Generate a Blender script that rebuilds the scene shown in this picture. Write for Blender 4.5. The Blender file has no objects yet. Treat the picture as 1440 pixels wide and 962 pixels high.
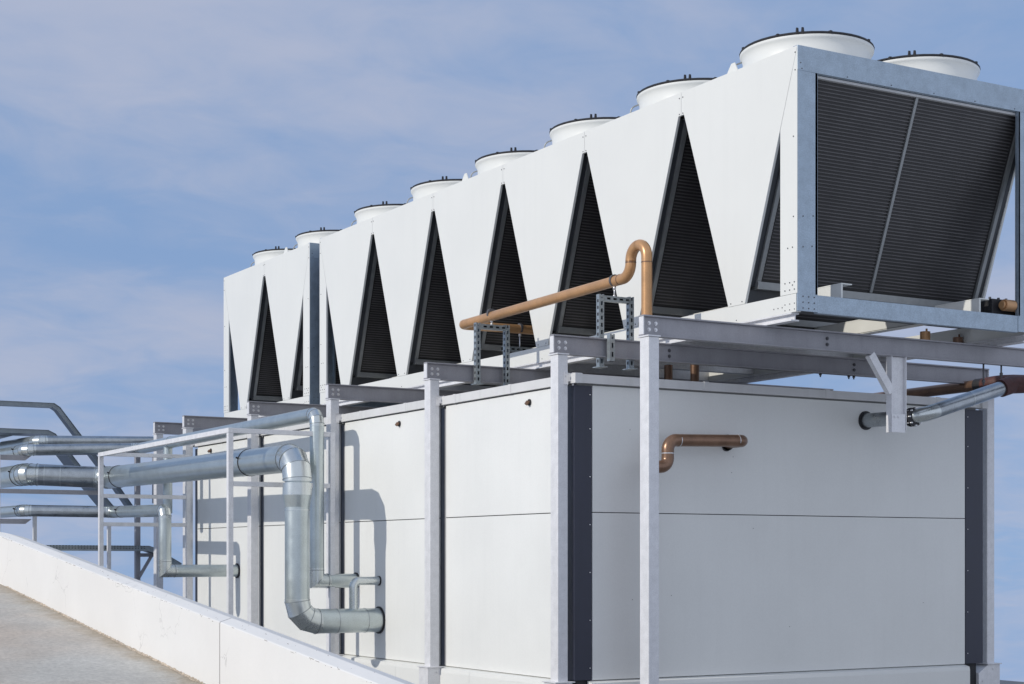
import bpy, bmesh, math, random
from mathutils import Vector, Matrix
random.seed(7)
R = math.radians
scene = bpy.context.scene
COL = scene.collection

# ------------------------------------------------------------------ survey of the place
# local frame: u runs along the long wall (away), v runs along the short wall, z up from eye height.
F, YH, XL = 2357.57, 785.84, -660.25
_l = math.hypot(XL-720, F); DU = ((XL-720)/_l, F/_l); SV = (DU[1], -DU[0])
CU, CV = -10.3787, -6.4266
def ray(x, y):
    a = (x-720)/F
    return (a*DU[0]+DU[1], a*SV[0]+SV[1], (YH-y)/F)
def onu(x, y, u):
    r = ray(x, y); t = (u-CU)/r[0]; return (u, CV+t*r[1], t*r[2])
def onv(x, y, v):
    r = ray(x, y); t = (v-CV)/r[1]; return (CU+t*r[0], v, t*r[2])
def onz(x, y, z):
    r = ray(x, y); t = z/r[2]; return (CU+t*r[0], CV+t*r[1], z)
def W(p): return Vector((p[1], p[0], p[2]))      # local -> world (X = v, Y = u)

# ------------------------------------------------------------------ materials
def newmat(name):
    m = bpy.data.materials.new(name); m.use_nodes = True
    nt = m.node_tree; b = nt.nodes['Principled BSDF']
    return m, nt, b
def N(nt, t, **kw):
    n = nt.nodes.new(t)
    for k, v in kw.items():
        if k in n.inputs: n.inputs[k].default_value = v
        else: setattr(n, k, v)
    return n
def mat(name, col, rough=.5, metal=0., var=.06, scale=6., bump=0., bscale=60., spec=.5, fine=0., fscale=200., streak=0., coat=0.):
    """base colour broken up by a large and a fine noise, plus bump"""
    m, nt, b = newmat(name); L = nt.links.new
    tc = N(nt, 'ShaderNodeTexCoord')
    n1 = N(nt, 'ShaderNodeTexNoise', Scale=scale, Detail=6., Roughness=.6); L(tc.outputs['Object'], n1.inputs['Vector'])
    r1 = N(nt, 'ShaderNodeMapRange'); r1.inputs['From Min'].default_value = .3; r1.inputs['From Max'].default_value = .7
    r1.inputs['To Min'].default_value = 1-var; r1.inputs['To Max'].default_value = 1+var*.6
    L(n1.outputs['Fac'], r1.inputs['Value'])
    fac = r1.outputs['Result']
    if fine:
        n2 = N(nt, 'ShaderNodeTexNoise', Scale=fscale, Detail=2.); L(tc.outputs['Object'], n2.inputs['Vector'])
        r2 = N(nt, 'ShaderNodeMapRange'); r2.inputs['From Min'].default_value = .35; r2.inputs['From Max'].default_value = .65
        r2.inputs['To Min'].default_value = 1-fine; r2.inputs['To Max'].default_value = 1+fine
        L(n2.outputs['Fac'], r2.inputs['Value'])
        mu = N(nt, 'ShaderNodeMath', operation='MULTIPLY'); L(fac, mu.inputs[0]); L(r2.outputs['Result'], mu.inputs[1]); fac = mu.outputs[0]
    if streak:
        mp = N(nt, 'ShaderNodeMapping'); mp.inputs['Scale'].default_value = (9, 9, .5); L(tc.outputs['Object'], mp.inputs['Vector'])
        n3 = N(nt, 'ShaderNodeTexNoise', Scale=1.6, Detail=4.); L(mp.outputs[0], n3.inputs['Vector'])
        r3 = N(nt, 'ShaderNodeMapRange'); r3.inputs['From Min'].default_value = .52; r3.inputs['From Max'].default_value = .75
        r3.inputs['To Min'].default_value = 1; r3.inputs['To Max'].default_value = 1-streak
        L(n3.outputs['Fac'], r3.inputs['Value'])
        mu = N(nt, 'ShaderNodeMath', operation='MULTIPLY'); L(fac, mu.inputs[0]); L(r3.outputs['Result'], mu.inputs[1]); fac = mu.outputs[0]
    vm = N(nt, 'ShaderNodeVectorMath', operation='SCALE'); vm.inputs[0].default_value = col; L(fac, vm.inputs['Scale'])
    L(vm.outputs[0], b.inputs['Base Color'])
    b.inputs['Metallic'].default_value = metal
    rr = N(nt, 'ShaderNodeMapRange'); rr.inputs['To Min'].default_value = max(.02, rough-.1); rr.inputs['To Max'].default_value = min(1, rough+.1)
    L(n1.outputs['Fac'], rr.inputs['Value']); L(rr.outputs['Result'], b.inputs['Roughness'])
    b.inputs['Specular IOR Level'].default_value = spec
    if coat: b.inputs['Coat Weight'].default_value = coat; b.inputs['Coat Roughness'].default_value = .25
    if bump:
        nb = N(nt, 'ShaderNodeTexNoise', Scale=bscale, Detail=4.); L(tc.outputs['Object'], nb.inputs['Vector'])
        bp = N(nt, 'ShaderNodeBump', Strength=bump, Distance=.01); L(nb.outputs['Fac'], bp.inputs['Height']); L(bp.outputs[0], b.inputs['Normal'])
    return m
M = {}
M['wall']   = mat('wall_panel_paint', (.78,.785,.765), .40, var=.045, scale=1.0, bump=.12, bscale=2.4, fine=.012, fscale=90, streak=.018)
M['chill']  = mat('chiller_paint', (.72,.725,.70), .38, var=.02, scale=1.5, bump=.05, bscale=2.5, streak=.015)
M['zinc']   = mat('galvanised_sheet', (.38,.46,.54), .40, metal=.55, var=.14, scale=14., fine=.10, fscale=120, bump=.03)
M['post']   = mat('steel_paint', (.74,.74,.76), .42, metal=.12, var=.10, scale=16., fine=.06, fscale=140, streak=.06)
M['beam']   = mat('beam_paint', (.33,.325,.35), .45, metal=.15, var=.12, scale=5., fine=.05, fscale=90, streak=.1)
M['clad']   = mat('pipe_cladding', (.53,.585,.59), .34, metal=.88, var=.10, scale=9., fine=.07, fscale=160, bump=.05, bscale=8.)
M['cladb']  = mat('bright_cladding', (.62,.66,.66), .28, metal=.9, var=.08, scale=7., fine=.03, fscale=120, bump=.04, bscale=6.)
M['darkclad'] = mat('weathered_steel_shaded_cladding', (.42,.45,.47), .30, metal=.97, var=.22, scale=10., fine=.08, fscale=120)  # bare steel; also cladding runs with their lack of sun put into the tone
M['copper'] = mat('copper_jacket', (.54,.30,.14), .36, metal=.35, var=.14, scale=8., fine=.05, fscale=120, coat=.15, streak=.08)
M['brown']  = mat('brown_copper', (.25,.15,.10), .33, metal=.6, var=.2, scale=9., fine=.06, fscale=120)
M['rust']   = mat('red_brown_tape', (.085,.030,.027), .6, var=.35, scale=25., bump=.5, bscale=40.)
M['black']  = mat('black_rubber', (.02,.02,.024), .55, var=.2, scale=20.)
M['navy']   = mat('navy_trim', (.028,.032,.055), .35, var=.1, scale=4., streak=.1)
M['dark']   = mat('dark_cavity', (.025,.026,.03), .7, var=.2)
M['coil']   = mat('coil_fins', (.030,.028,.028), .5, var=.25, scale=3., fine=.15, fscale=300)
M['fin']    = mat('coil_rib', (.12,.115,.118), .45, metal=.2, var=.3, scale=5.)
M['coilfr'] = mat('coil_frame_metal', (.30,.31,.31), .4, metal=.5, var=.15, scale=12.)
M['cap']    = mat('flashing_paint', (.66,.66,.66), .45, var=.06, scale=4., streak=.08)
M['roofm']  = mat('roof_membrane', (.36,.36,.35), .8, var=.12, scale=2., fine=.05)
M['bolt']   = mat('bolt_zinc', (.72,.72,.74), .3, metal=.7, var=.08)
M['screw']  = mat('screw_dark', (.12,.12,.13), .5, metal=.4)
M['return'] = mat('return_flange', (.055,.06,.068), .45, metal=.3, var=.1)
M['lip']    = mat('tray_lip', (.24,.28,.32), .33, metal=.8, var=.15, scale=9.)
M['reveal'] = mat('shaded_reveal', (.30,.30,.31), .5, var=.1)  # greyed to put the shade on the recessed panel edge into the colour
M['strut']  = mat('strut_zinc', (.36,.40,.42), .38, metal=.6, var=.2, scale=30., fine=.1, fscale=150)
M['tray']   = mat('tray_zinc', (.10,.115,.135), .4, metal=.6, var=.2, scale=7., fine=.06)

def mat_concrete(name, col, crack=False):
    m, nt, b = newmat(name); L = nt.links.new
    tc = N(nt, 'ShaderNodeTexCoord')
    a = N(nt, 'ShaderNodeTexNoise', Scale=1.3, Detail=8., Roughness=.65); L(tc.outputs['Object'], a.inputs['Vector'])
    f = N(nt, 'ShaderNodeTexNoise', Scale=26., Detail=7., Roughness=.8); L(tc.outputs['Object'], f.inputs['Vector'])
    ra = N(nt, 'ShaderNodeMapRange'); ra.inputs['From Min'].default_value=.3; ra.inputs['From Max'].default_value=.7; ra.inputs['To Min'].default_value=.86; ra.inputs['To Max'].default_value=1.08
    rf = N(nt, 'ShaderNodeMapRange'); rf.inputs['From Min'].default_value=.3; rf.inputs['From Max'].default_value=.7; rf.inputs['To Min'].default_value=.72; rf.inputs['To Max'].default_value=1.2
    L(a.outputs['Fac'], ra.inputs['Value']); L(f.outputs['Fac'], rf.inputs['Value'])
    mu = N(nt, 'ShaderNodeMath', operation='MULTIPLY'); L(ra.outputs[0], mu.inputs[0]); L(rf.outputs[0], mu.inputs[1])
    w = N(nt, 'ShaderNodeTexNoise', Scale=.6, Detail=3.); L(tc.outputs['Object'], w.inputs['Vector'])
    rw = N(nt, 'ShaderNodeMapRange'); rw.inputs['From Min'].default_value=.4; rw.inputs['From Max'].default_value=.65
    L(w.outputs['Fac'], rw.inputs['Value'])
    mx = N(nt, 'ShaderNodeMix', data_type='RGBA'); mx.inputs[6].default_value = (*col, 1); mx.inputs[7].default_value = (col[0]*1.03, col[1]*.93, col[2]*.86, 1)
    L(rw.outputs[0], mx.inputs[0])
    gp = N(nt, 'ShaderNodeNewGeometry'); sx = N(nt, 'ShaderNodeSeparateXYZ'); L(gp.outputs['Position'], sx.inputs[0])
    dn = N(nt, 'ShaderNodeTexNoise', Scale=4.5, Detail=8., Roughness=.75); L(tc.outputs['Object'], dn.inputs['Vector'])
    da = N(nt, 'ShaderNodeMath', operation='MULTIPLY_ADD'); da.inputs[1].default_value = .55; L(dn.outputs['Fac'], da.inputs[0]); L(sx.outputs[0], da.inputs[2])
    dr = N(nt, 'ShaderNodeMapRange', interpolation_type='SMOOTHSTEP'); dr.inputs['From Min'].default_value = -2.38; dr.inputs['From Max'].default_value = -2.12; dr.inputs['To Max'].default_value = .8; L(da.outputs[0], dr.inputs['Value'])
    md = N(nt, 'ShaderNodeMix', data_type='RGBA'); md.inputs[7].default_value = (.40,.33,.24, 1); L(dr.outputs[0], md.inputs[0]); L(mx.outputs[2], md.inputs[6])
    vm = N(nt, 'ShaderNodeVectorMath', operation='SCALE'); L(md.outputs[2], vm.inputs[0]); L(mu.outputs[0], vm.inputs['Scale'])
    L(vm.outputs[0], b.inputs['Base Color']); b.inputs['Roughness'].default_value = .88; b.inputs['Specular IOR Level'].default_value=.25
    bp = N(nt, 'ShaderNodeBump', Strength=.6, Distance=.012); L(f.outputs['Fac'], bp.inputs['Height']); L(bp.outputs[0], b.inputs['Normal'])
    return m
M['deck'] = mat_concrete('deck_concrete', (.58,.56,.515))
def mat_plaster():
    """painted plaster: faint patches, sparse hairline cracks"""
    m, nt, b = newmat('parapet_plaster'); L = nt.links.new
    tc = N(nt, 'ShaderNodeTexCoord')
    a = N(nt, 'ShaderNodeTexNoise', Scale=1.1, Detail=7., Roughness=.6); L(tc.outputs['Object'], a.inputs['Vector'])
    ra = N(nt, 'ShaderNodeMapRange'); ra.inputs['From Min'].default_value=.3; ra.inputs['From Max'].default_value=.7; ra.inputs['To Min'].default_value=.95; ra.inputs['To Max'].default_value=1.02
    L(a.outputs['Fac'], ra.inputs['Value'])
    dist = N(nt, 'ShaderNodeTexNoise', Scale=5., Detail=5.); L(tc.outputs['Object'], dist.inputs['Vector'])
    ad = N(nt, 'ShaderNodeVectorMath', operation='MULTIPLY_ADD'); ad.inputs[1].default_value=(.35,.35,.35); L(dist.outputs['Color'], ad.inputs[0]); L(tc.outputs['Object'], ad.inputs[2])
    vo = N(nt, 'ShaderNodeTexVoronoi', feature='DISTANCE_TO_EDGE', Scale=1.2); L(ad.outputs[0], vo.inputs['Vector'])
    rc = N(nt, 'ShaderNodeMapRange'); rc.inputs['From Min'].default_value=0; rc.inputs['From Max'].default_value=.006; rc.inputs['To Min'].default_value=.72; rc.inputs['To Max'].default_value=1
    L(vo.outputs['Distance'], rc.inputs['Value'])
    mk = N(nt, 'ShaderNodeTexNoise', Scale=1.7, Detail=2.); L(tc.outputs['Object'], mk.inputs['Vector'])
    rm = N(nt, 'ShaderNodeMapRange'); rm.inputs['From Min'].default_value=.52; rm.inputs['From Max'].default_value=.6; L(mk.outputs['Fac'], rm.inputs['Value'])
    mc = N(nt, 'ShaderNodeMix', data_type='FLOAT'); mc.inputs[2].default_value=1; L(rm.outputs[0], mc.inputs[0]); L(rc.outputs[0], mc.inputs[3])
    mu = N(nt, 'ShaderNodeMath', operation='MULTIPLY'); L(ra.outputs[0], mu.inputs[0]); L(mc.outputs[0], mu.inputs[1])
    vm = N(nt, 'ShaderNodeVectorMath', operation='SCALE'); vm.inputs[0].default_value=(.735,.73,.72); L(mu.outputs[0], vm.inputs['Scale'])
    L(vm.outputs[0], b.inputs['Base Color']); b.inputs['Roughness'].default_value=.8; b.inputs['Specular IOR Level'].default_value=.3
    fb = N(nt, 'ShaderNodeTexNoise', Scale=35., Detail=4.); L(tc.outputs['Object'], fb.inputs['Vector'])
    bp = N(nt, 'ShaderNodeBump', Strength=.2, Distance=.006); L(fb.outputs['Fac'], bp.inputs['Height']); L(bp.outputs[0], b.inputs['Normal'])
    return m
M['plaster'] = mat_plaster()

# ------------------------------------------------------------------ mesh builder (local u,v,z)
class MB:
    def __init__(s): s.bm = bmesh.new(); s.mi = 0
    def _f(s, vs):
        try: f = s.bm.faces.new(vs); f.material_index = s.mi; return f
        except ValueError: return None
    def box(s, u0, u1, v0, v1, z0, z1):
        c = [s.bm.verts.new(W((u, v, z))) for u in (u0, u1) for v in (v0, v1) for z in (z0, z1)]
        for q in ((0,1,3,2),(4,6,7,5),(0,4,5,1),(2,3,7,6),(0,2,6,4),(1,5,7,3)): s._f([c[i] for i in q])
        return s
    def prism(s, poly, axis, a0, a1):
        """poly: 2-d points; axis 'v': (u,z) extruded in v; 'u': (v,z) in u; 'z': (u,v) in z"""
        def P(p, a):
            return (p[0], a, p[1]) if axis == 'v' else ((a, p[0], p[1]) if axis == 'u' else (p[0], p[1], a))
        A = [s.bm.verts.new(W(P(p, a0))) for p in poly]; B = [s.bm.verts.new(W(P(p, a1))) for p in poly]
        s._f(A); s._f(B[::-1])
        n = len(poly)
        for i in range(n): s._f([A[i], A[(i+1) % n], B[(i+1) % n], B[i]])
        return s
    def hexa(s, c):
        """eight corners ordered bottom 4 then top 4 (same winding)"""
        v = [s.bm.verts.new(W(p)) for p in c]
        for q in ((0,1,2,3),(4,5,6,7),(0,1,5,4),(1,2,6,5),(2,3,7,6),(3,0,4,7)): s._f([v[i] for i in q])
        return s
    def bar(s, a, b, w, h, up=(0,0,1)):
        """rectangular bar from a to b; w across, h along up"""
        a, b = Vector(a), Vector(b); d = (b-a).normalized(); up = Vector(up)
        side = d.cross(up)
        if side.length < 1e-4: side = d.cross(Vector((0,1,0)))
        side.normalize(); up = side.cross(d).normalized()
        o = [side*w/2*i+up*h/2*j for i, j in ((-1,-1),(1,-1),(1,1),(-1,1))]
        return s.hexa([a+x for x in o]+[b+x for x in o])
    def sweep(s, pts, r, n=28, cap=True, r2=None):
        pts = [Vector(p) for p in pts]; m = len(pts)
        d = [(pts[i+1]-pts[i]).normalized() for i in range(m-1)]
        ref = Vector((0,0,1)) if abs(d[0].z) < .9 else Vector((0,1,0))
        x = d[0].cross(ref).normalized(); rings = []
        for i in range(m):
            if i > 0 and i < m-1:
                t = (d[i-1]+d[i]).normalized()
            else: t = d[0] if i == 0 else d[-1]
            if i > 0:
                # transport x along previous segment direction change
                pass
            y = (d[i-1] if i > 0 else d[0]).cross(x).normalized()
            dd = d[i-1] if i > 0 else d[0]
            rr = r if r2 is None else r+(r2-r)*i/(m-1)
            ring = []
            for k in range(n):
                a = 2*math.pi*k/n
                o = (x*math.cos(a)+y*math.sin(a))*rr
                # project along dd onto plane normal t
                o = o-dd*(o.dot(t)/dd.dot(t))
                ring.append(s.bm.verts.new(W(pts[i]+o)))
            rings.append(ring)
            if 0 < i < m-1:
                q = d[i-1].rotation_difference(d[i]); x = (q @ x).normalized()
        for i in range(m-1):
            for k in range(n):
                f = s._f([rings[i][k], rings[i][(k+1) % n], rings[i+1][(k+1) % n], rings[i+1][k]])
                if f: f.smooth = True
        if cap: s._f(rings[0]); s._f(rings[-1][::-1])
        return s
    def lathe(s, c, prof, n=48):
        """profile of (r, z) revolved about a vertical axis through c"""
        rings = [[s.bm.verts.new(W((c[0]+r*math.cos(2*math.pi*k/n), c[1]+r*math.sin(2*math.pi*k/n), c[2]+z))) for k in range(n)] for r, z in prof]
        for i in range(len(prof)-1):
            for k in range(n):
                f = s._f([rings[i][k], rings[i][(k+1) % n], rings[i+1][(k+1) % n], rings[i+1][k]])
                if f: f.smooth = True
        return s
    def build(s, name, m, parent=None, bevel=0., keep=False, loc=None, sharp=32):
        bm = s.bm
        if not keep: bmesh.ops.recalc_face_normals(bm, faces=bm.faces)
        for e in bm.edges:
            if len(e.link_faces) == 2 and e.calc_face_angle(0) > R(sharp): e.smooth = False
        if loc is None and parent is None:
            # origin at the base centre
            xs = [v.co for v in bm.verts]
            loc = Vector(((min(c.x for c in xs)+max(c.x for c in xs))/2, (min(c.y for c in xs)+max(c.y for c in xs))/2, min(c.z for c in xs)))
        elif loc is None:
            pl = parent
            loc = Vector(pl['_o']) if '_o' in pl.keys() else Vector((0,0,0))
        bmesh.ops.translate(bm, verts=bm.verts, vec=-loc)
        me = bpy.data.meshes.new(name); bm.to_mesh(me); bm.free()
        for mm in (m if isinstance(m, (list, tuple)) else [m]): me.materials.append(M[mm])
        o = bpy.data.objects.new(name, me); COL.objects.link(o)
        if parent is not None:
            o.parent = parent; o['_o'] = list(loc)
        else: o.location = loc; o['_o'] = list(loc)
        if bevel:
            b = o.modifiers.new('edge', 'BEVEL'); b.width = bevel; b.segments = 2; b.limit_method = 'ANGLE'; b.angle_limit = R(40)
        return o
def tag(o, label=None, cat=None, group=None, kind=None):
    if label: o['label'] = label
    if cat: o['category'] = cat
    if group: o['group'] = group
    if kind: o['kind'] = kind
    return o
def thing(name, label, cat, at, group=None):
    o = bpy.data.objects.new(name, None); COL.objects.link(o); o.location = W(at); o['_o'] = list(W(at))
    o.empty_display_size = .2
    return tag(o, label, cat, group)
def copy_tree(o, parent=None):
    c = o.copy(); COL.objects.link(c); c.parent = parent
    for ch in list(o.children): copy_tree(ch, c)
    return c

def fillet(pts, rad, n=8):
    """round the corners of a polyline: returns points"""
    pts = [Vector(p) for p in pts]; out = [pts[0]]
    for i in range(1, len(pts)-1):
        a, b, c = pts[i-1], pts[i], pts[i+1]
        rr = rad[i-1] if isinstance(rad, (list, tuple)) else rad
        d1 = (a-b).normalized(); d2 = (c-b).normalized(); ang = d1.angle(d2)
        t = min(rr/math.tan(ang/2), (a-b).length*.48, (c-b).length*.48)
        p1 = b+d1*t; p2 = b+d2*t; cen_d = (d1+d2).normalized(); h = t/math.cos(ang/2); cen = b+cen_d*h
        v1 = p1-cen; v2 = p2-cen; tot = v1.angle(v2); ax = v1.cross(v2).normalized()
        for k in range(n+1): out.append(cen+Matrix.Rotation(tot*k/n, 3, ax) @ v1)
    out.append(pts[-1]); return out
def arc(a, b, c, rad, n):
    p = fillet([a, b, c], rad, n); return p[1:-1]

# ------------------------------------------------------------------ camera
cam = bpy.data.cameras.new('camera'); co = bpy.data.objects.new('camera', cam); COL.objects.link(co)
co.location = W((CU, CV, 0)); co.rotation_euler = (R(90), 0, -math.atan2(SV[1], DU[1]))
cam.sensor_width = 36; cam.lens = F/1440*36; cam.shift_y = (YH-481)/1440; cam.clip_end = 3000; cam.clip_start = .05
scene.camera = co

# ------------------------------------------------------------------ light
EL = 26.3
sd = Vector(W((.022, -1, math.tan(R(EL)))))          # direction towards the sun
sun = bpy.data.lights.new('sun', 'SUN'); sun.energy = 2.55; sun.angle = R(.5); sun.color = (1, .945, .845)
so = bpy.data.objects.new('sun', sun); COL.objects.link(so); so.rotation_euler = sd.to_track_quat('Z', 'Y').to_euler()
w = bpy.data.worlds.new('World'); scene.world = w; w.use_nodes = True; nt = w.node_tree; L = nt.links.new
bg = nt.nodes['Background']
tc = N(nt, 'ShaderNodeTexCoord'); sep = N(nt, 'ShaderNodeSeparateXYZ'); L(tc.outputs['Generated'], sep.inputs[0])
ab = N(nt, 'ShaderNodeMath', operation='ABSOLUTE'); L(sep.outputs[2], ab.inputs[0])
ad = N(nt, 'ShaderNodeMath', operation='MULTIPLY_ADD'); ad.inputs[1].default_value = .9; ad.inputs[2].default_value = .17; L(ab.outputs[0], ad.inputs[0])
cb = N(nt, 'ShaderNodeCombineXYZ'); L(sep.outputs[0], cb.inputs[0]); L(sep.outputs[1], cb.inputs[1]); L(ad.outputs[0], cb.inputs[2])
nm = N(nt, 'ShaderNodeVectorMath', operation='NORMALIZE'); L(cb.outputs[0], nm.inputs[0])
sky = N(nt, 'ShaderNodeTexSky'); sky.sky_type = 'NISHITA'; sky.sun_disc = False
sky.sun_elevation = R(EL); sky.sun_rotation = math.atan2(sd.x, sd.y); sky.altitude = 100; sky.air_density = 1.0; sky.dust_density = .6; sky.ozone_density = 2.2
L(nm.outputs[0], sky.inputs['Vector'])
# thin drifting cloud: stretched noise on the direction projected to a flat layer
dv = N(nt, 'ShaderNodeMath', operation='ADD'); dv.inputs[1].default_value = .22; L(ab.outputs[0], dv.inputs[0])
cx = N(nt, 'ShaderNodeMath', operation='DIVIDE'); L(sep.outputs[0], cx.inputs[0]); L(dv.outputs[0], cx.inputs[1])
cy = N(nt, 'ShaderNodeMath', operation='DIVIDE'); L(sep.outputs[1], cy.inputs[0]); L(dv.outputs[0], cy.inputs[1])
cc = N(nt, 'ShaderNodeCombineXYZ'); L(cx.outputs[0], cc.inputs[0]); L(cy.outputs[0], cc.inputs[1])
mp = N(nt, 'ShaderNodeMapping'); mp.inputs['Rotation'].default_value = (0, 0, R(28)); mp.inputs['Scale'].default_value = (1.0, 1.15, 1); mp.inputs['Location'].default_value = (3.1, 1.7, 0)
L(cc.outputs[0], mp.inputs['Vector'])
cn = N(nt, 'ShaderNodeTexNoise', Scale=1.25, Detail=8., Roughness=.52, Distortion=.5); L(mp.outputs[0], cn.inputs['Vector'])
cn2 = N(nt, 'ShaderNodeTexNoise', Scale=6.5, Detail=8., Roughness=.55, Distortion=.6); L(mp.outputs[0], cn2.inputs['Vector'])
cm = N(nt, 'ShaderNodeMath', operation='MULTIPLY_ADD'); cm.inputs[1].default_value = .34; L(cn2.outputs['Fac'], cm.inputs[0]); L(cn.outputs['Fac'], cm.inputs[2])
cr = N(nt, 'ShaderNodeMapRange', interpolation_type='SMOOTHSTEP'); cr.inputs['From Min'].default_value = .50; cr.inputs['From Max'].default_value = .86; cr.inputs['To Max'].default_value = .78
L(cm.outputs[0], cr.inputs['Value'])
veil = N(nt, 'ShaderNodeMix', data_type='RGBA'); veil.inputs[0].default_value = .84; veil.inputs[7].default_value = (1.72, 2.6, 4.3, 1); L(sky.outputs[0], veil.inputs[6])
ccol = N(nt, 'ShaderNodeMix', data_type='RGBA'); ccol.inputs[7].default_value = (3.2, 3.45, 4.35, 1)
L(cr.outputs[0], ccol.inputs[0]); L(veil.outputs[2], ccol.inputs[6])
# unseen bright bank added behind the viewer to lift the shaded faces
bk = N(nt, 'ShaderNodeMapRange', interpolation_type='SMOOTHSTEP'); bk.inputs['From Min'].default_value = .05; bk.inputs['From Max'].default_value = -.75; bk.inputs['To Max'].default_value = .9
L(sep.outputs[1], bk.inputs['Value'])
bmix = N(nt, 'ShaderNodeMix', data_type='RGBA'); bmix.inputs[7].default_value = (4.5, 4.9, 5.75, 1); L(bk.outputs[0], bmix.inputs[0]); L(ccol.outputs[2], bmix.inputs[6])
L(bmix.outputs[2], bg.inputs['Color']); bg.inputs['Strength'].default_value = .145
vs = scene.view_settings; vs.view_transform = 'Standard'; vs.look = 'None'; vs.gamma = 1; vs.use_curve_mapping = False; vs.exposure = 0.0

# ------------------------------------------------------------------ roof deck, parapet, roof slab
G = .1066
def deckz(u, z0):                       # the ramp rises, then levels off
    return z0+G*(min(u, 6.15)-CU)
U0, U1, U2 = -11.5, 6.2, 16.
us = [U0+i*(U1-U0)/40 for i in range(41)]+[6.4, 6.6, 6.8, 7.0, 7.2, 9, U2]
def soft(u):                            # rounded break of slope
    if u < 6.2: return u
    if u > 7.2: return 6.7
    t = (u-6.2)/1.0; return 6.2+1.0*(t-t*t/2)
b = MB()
for v0, v1 in ((-16., -10.), (-10., -6.), (-6., -2.35)):
    for a, c in zip(us[:-1], us[1:]):
        za, zc = -2.04+G*(soft(a)-CU), -2.04+G*(soft(c)-CU)
        vsx = [b.bm.verts.new(W(p)) for p in ((a, v0, za), (c, v0, zc), (c, v1, zc), (a, v1, za))]
        b._f(vsx)
for f in b.bm.faces:
    f.normal_update()
    if f.normal.z < 0: f.normal_flip()
deck = b.build('roof_deck', 'deck', keep=True); tag(deck, kind='structure')
def parapet(ua, ub, name, label, group):
    lst = [ua]+[x for x in us if ua < x < ub]+[6.2, 6.4, 6.6, 6.8, 7.0, 7.2]+[ub]
    lst = sorted(set(x for x in lst if ua <= x <= ub))
    b = MB(); e = .012
    sec = [(-2.427, -.60), (-2.427, -.006), (-2.421, .001), (-2.343, .026), (-2.337, .025), (-2.22, .0), (-2.22, -1.0)]
    rings = [[b.bm.verts.new(W((u, v, -1.568+G*(soft(u)-CU)+dz))) for v, dz in sec] for u in lst]
    for A, B in zip(rings[:-1], rings[1:]):
        for k in range(7): b._f([A[k], A[(k+1) % 7], B[(k+1) % 7], B[k]])
    b._f(rings[0]); b._f(rings[-1][::-1])
    b.mi = 1; q = random.Random(int(ua*10)+5)
    for k in range(150):
        u = -4+q.random()*10.5
        if not (ua+.05 < u < ub-.25): continue
        z = -1.568+G*(soft(u)-CU); l = .006+.07*q.random()**3; t = .0012+.002*q.random()
        if q.random() < .62:        # chips and hairlines along the inner arris
            dz = -.004-.012*q.random()**2; sl_ = q.uniform(-.02, .02)
            b.hexa([(u, -2.4276, z+dz), (u+l, -2.4276, z+dz+G*l+sl_*l), (u+l, -2.4262, z+dz+G*l+sl_*l), (u, -2.4262, z+dz), (u, -2.4276, z+dz+t), (u+l, -2.4276, z+dz+t+G*l+sl_*l), (u+l, -2.4262, z+dz+t+G*l+sl_*l), (u, -2.4262, z+dz+t)])
        else:                       # specks on the sloping top
            v = -2.421+.078*q.random(); zt = z+.001+(v+2.421)/.078*.025; l *= .35
            b.hexa([(u, v, zt), (u+l, v, zt+G*l), (u+l, v+.003, zt+G*l+.001), (u, v+.003, zt+.001), (u, v, zt+.0012), (u+l, v, zt+G*l+.0012), (u+l, v+.003, zt+G*l+.0022), (u, v+.003, zt+.0022)])
    b.mi = 0
    o = b.build(name, ['plaster', 'crack']); return tag(o, label, 'parapet', group)
M['crack'] = mat('crack_dark', (.22,.20,.18), .9, var=.3)
uj = onv(309, 880, -2.427)[0]
parapet(U0, uj-.006, 'parapet_wall', 'lower stretch of white sloping parapet in front of the plant room, below the joint', 'white parapet lengths')
par2 = parapet(uj+.006, U2, 'parapet_wall', 'upper stretch of white sloping parapet rising to the left edge beside the deck', 'white parapet lengths')
zj = -1.568+G*(uj-CU)
MB().prism([(-2.425, zj-.59), (-2.425, zj-.008), (-2.34, zj+.021), (-2.25, zj), (-2.25, zj-.6)], 'u', uj-.0055, uj+.0055).build('joint_seal', 'crack', par2)
# grit and sealant washed against the foot of the parapet
b = MB()
rr = random.Random(3)
prev = None
for i in range(700):
    u = U0+(U1-U0)*i/699.; wd = .004+.022*rr.random()**1.5+.014*abs(math.sin(u*2.1)*math.sin(u*5.3)); z = -2.04+G*(soft(u)-CU)
    cur = [b.bm.verts.new(W(p)) for p in ((u, -2.428, z+.006+.010*rr.random()), (u, -2.428-wd, z+.002))]
    if prev: b._f([prev[0], cur[0], cur[1], prev[1]])
    prev = cur
M['grit'] = mat('grit_seam', (.50,.42,.33), .95, var=.4, scale=14., bump=.8, bscale=90., fine=.3, fscale=60)
tag(b.build('grit', 'grit'), 'brown grit lying along the foot of the parapet', 'grit', kind='stuff')
ZR = -1.5
re_ = onz(1415, 957, ZR)
b = MB(); b.box(-12, 14.5, -2.2, re_[1], ZR-.3, ZR)
M['slab'] = mat('roof_slab', (.26,.26,.255), .85, var=.15, scale=2., fine=.08)
tag(b.build('roof', 'slab'), kind='structure')

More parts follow.
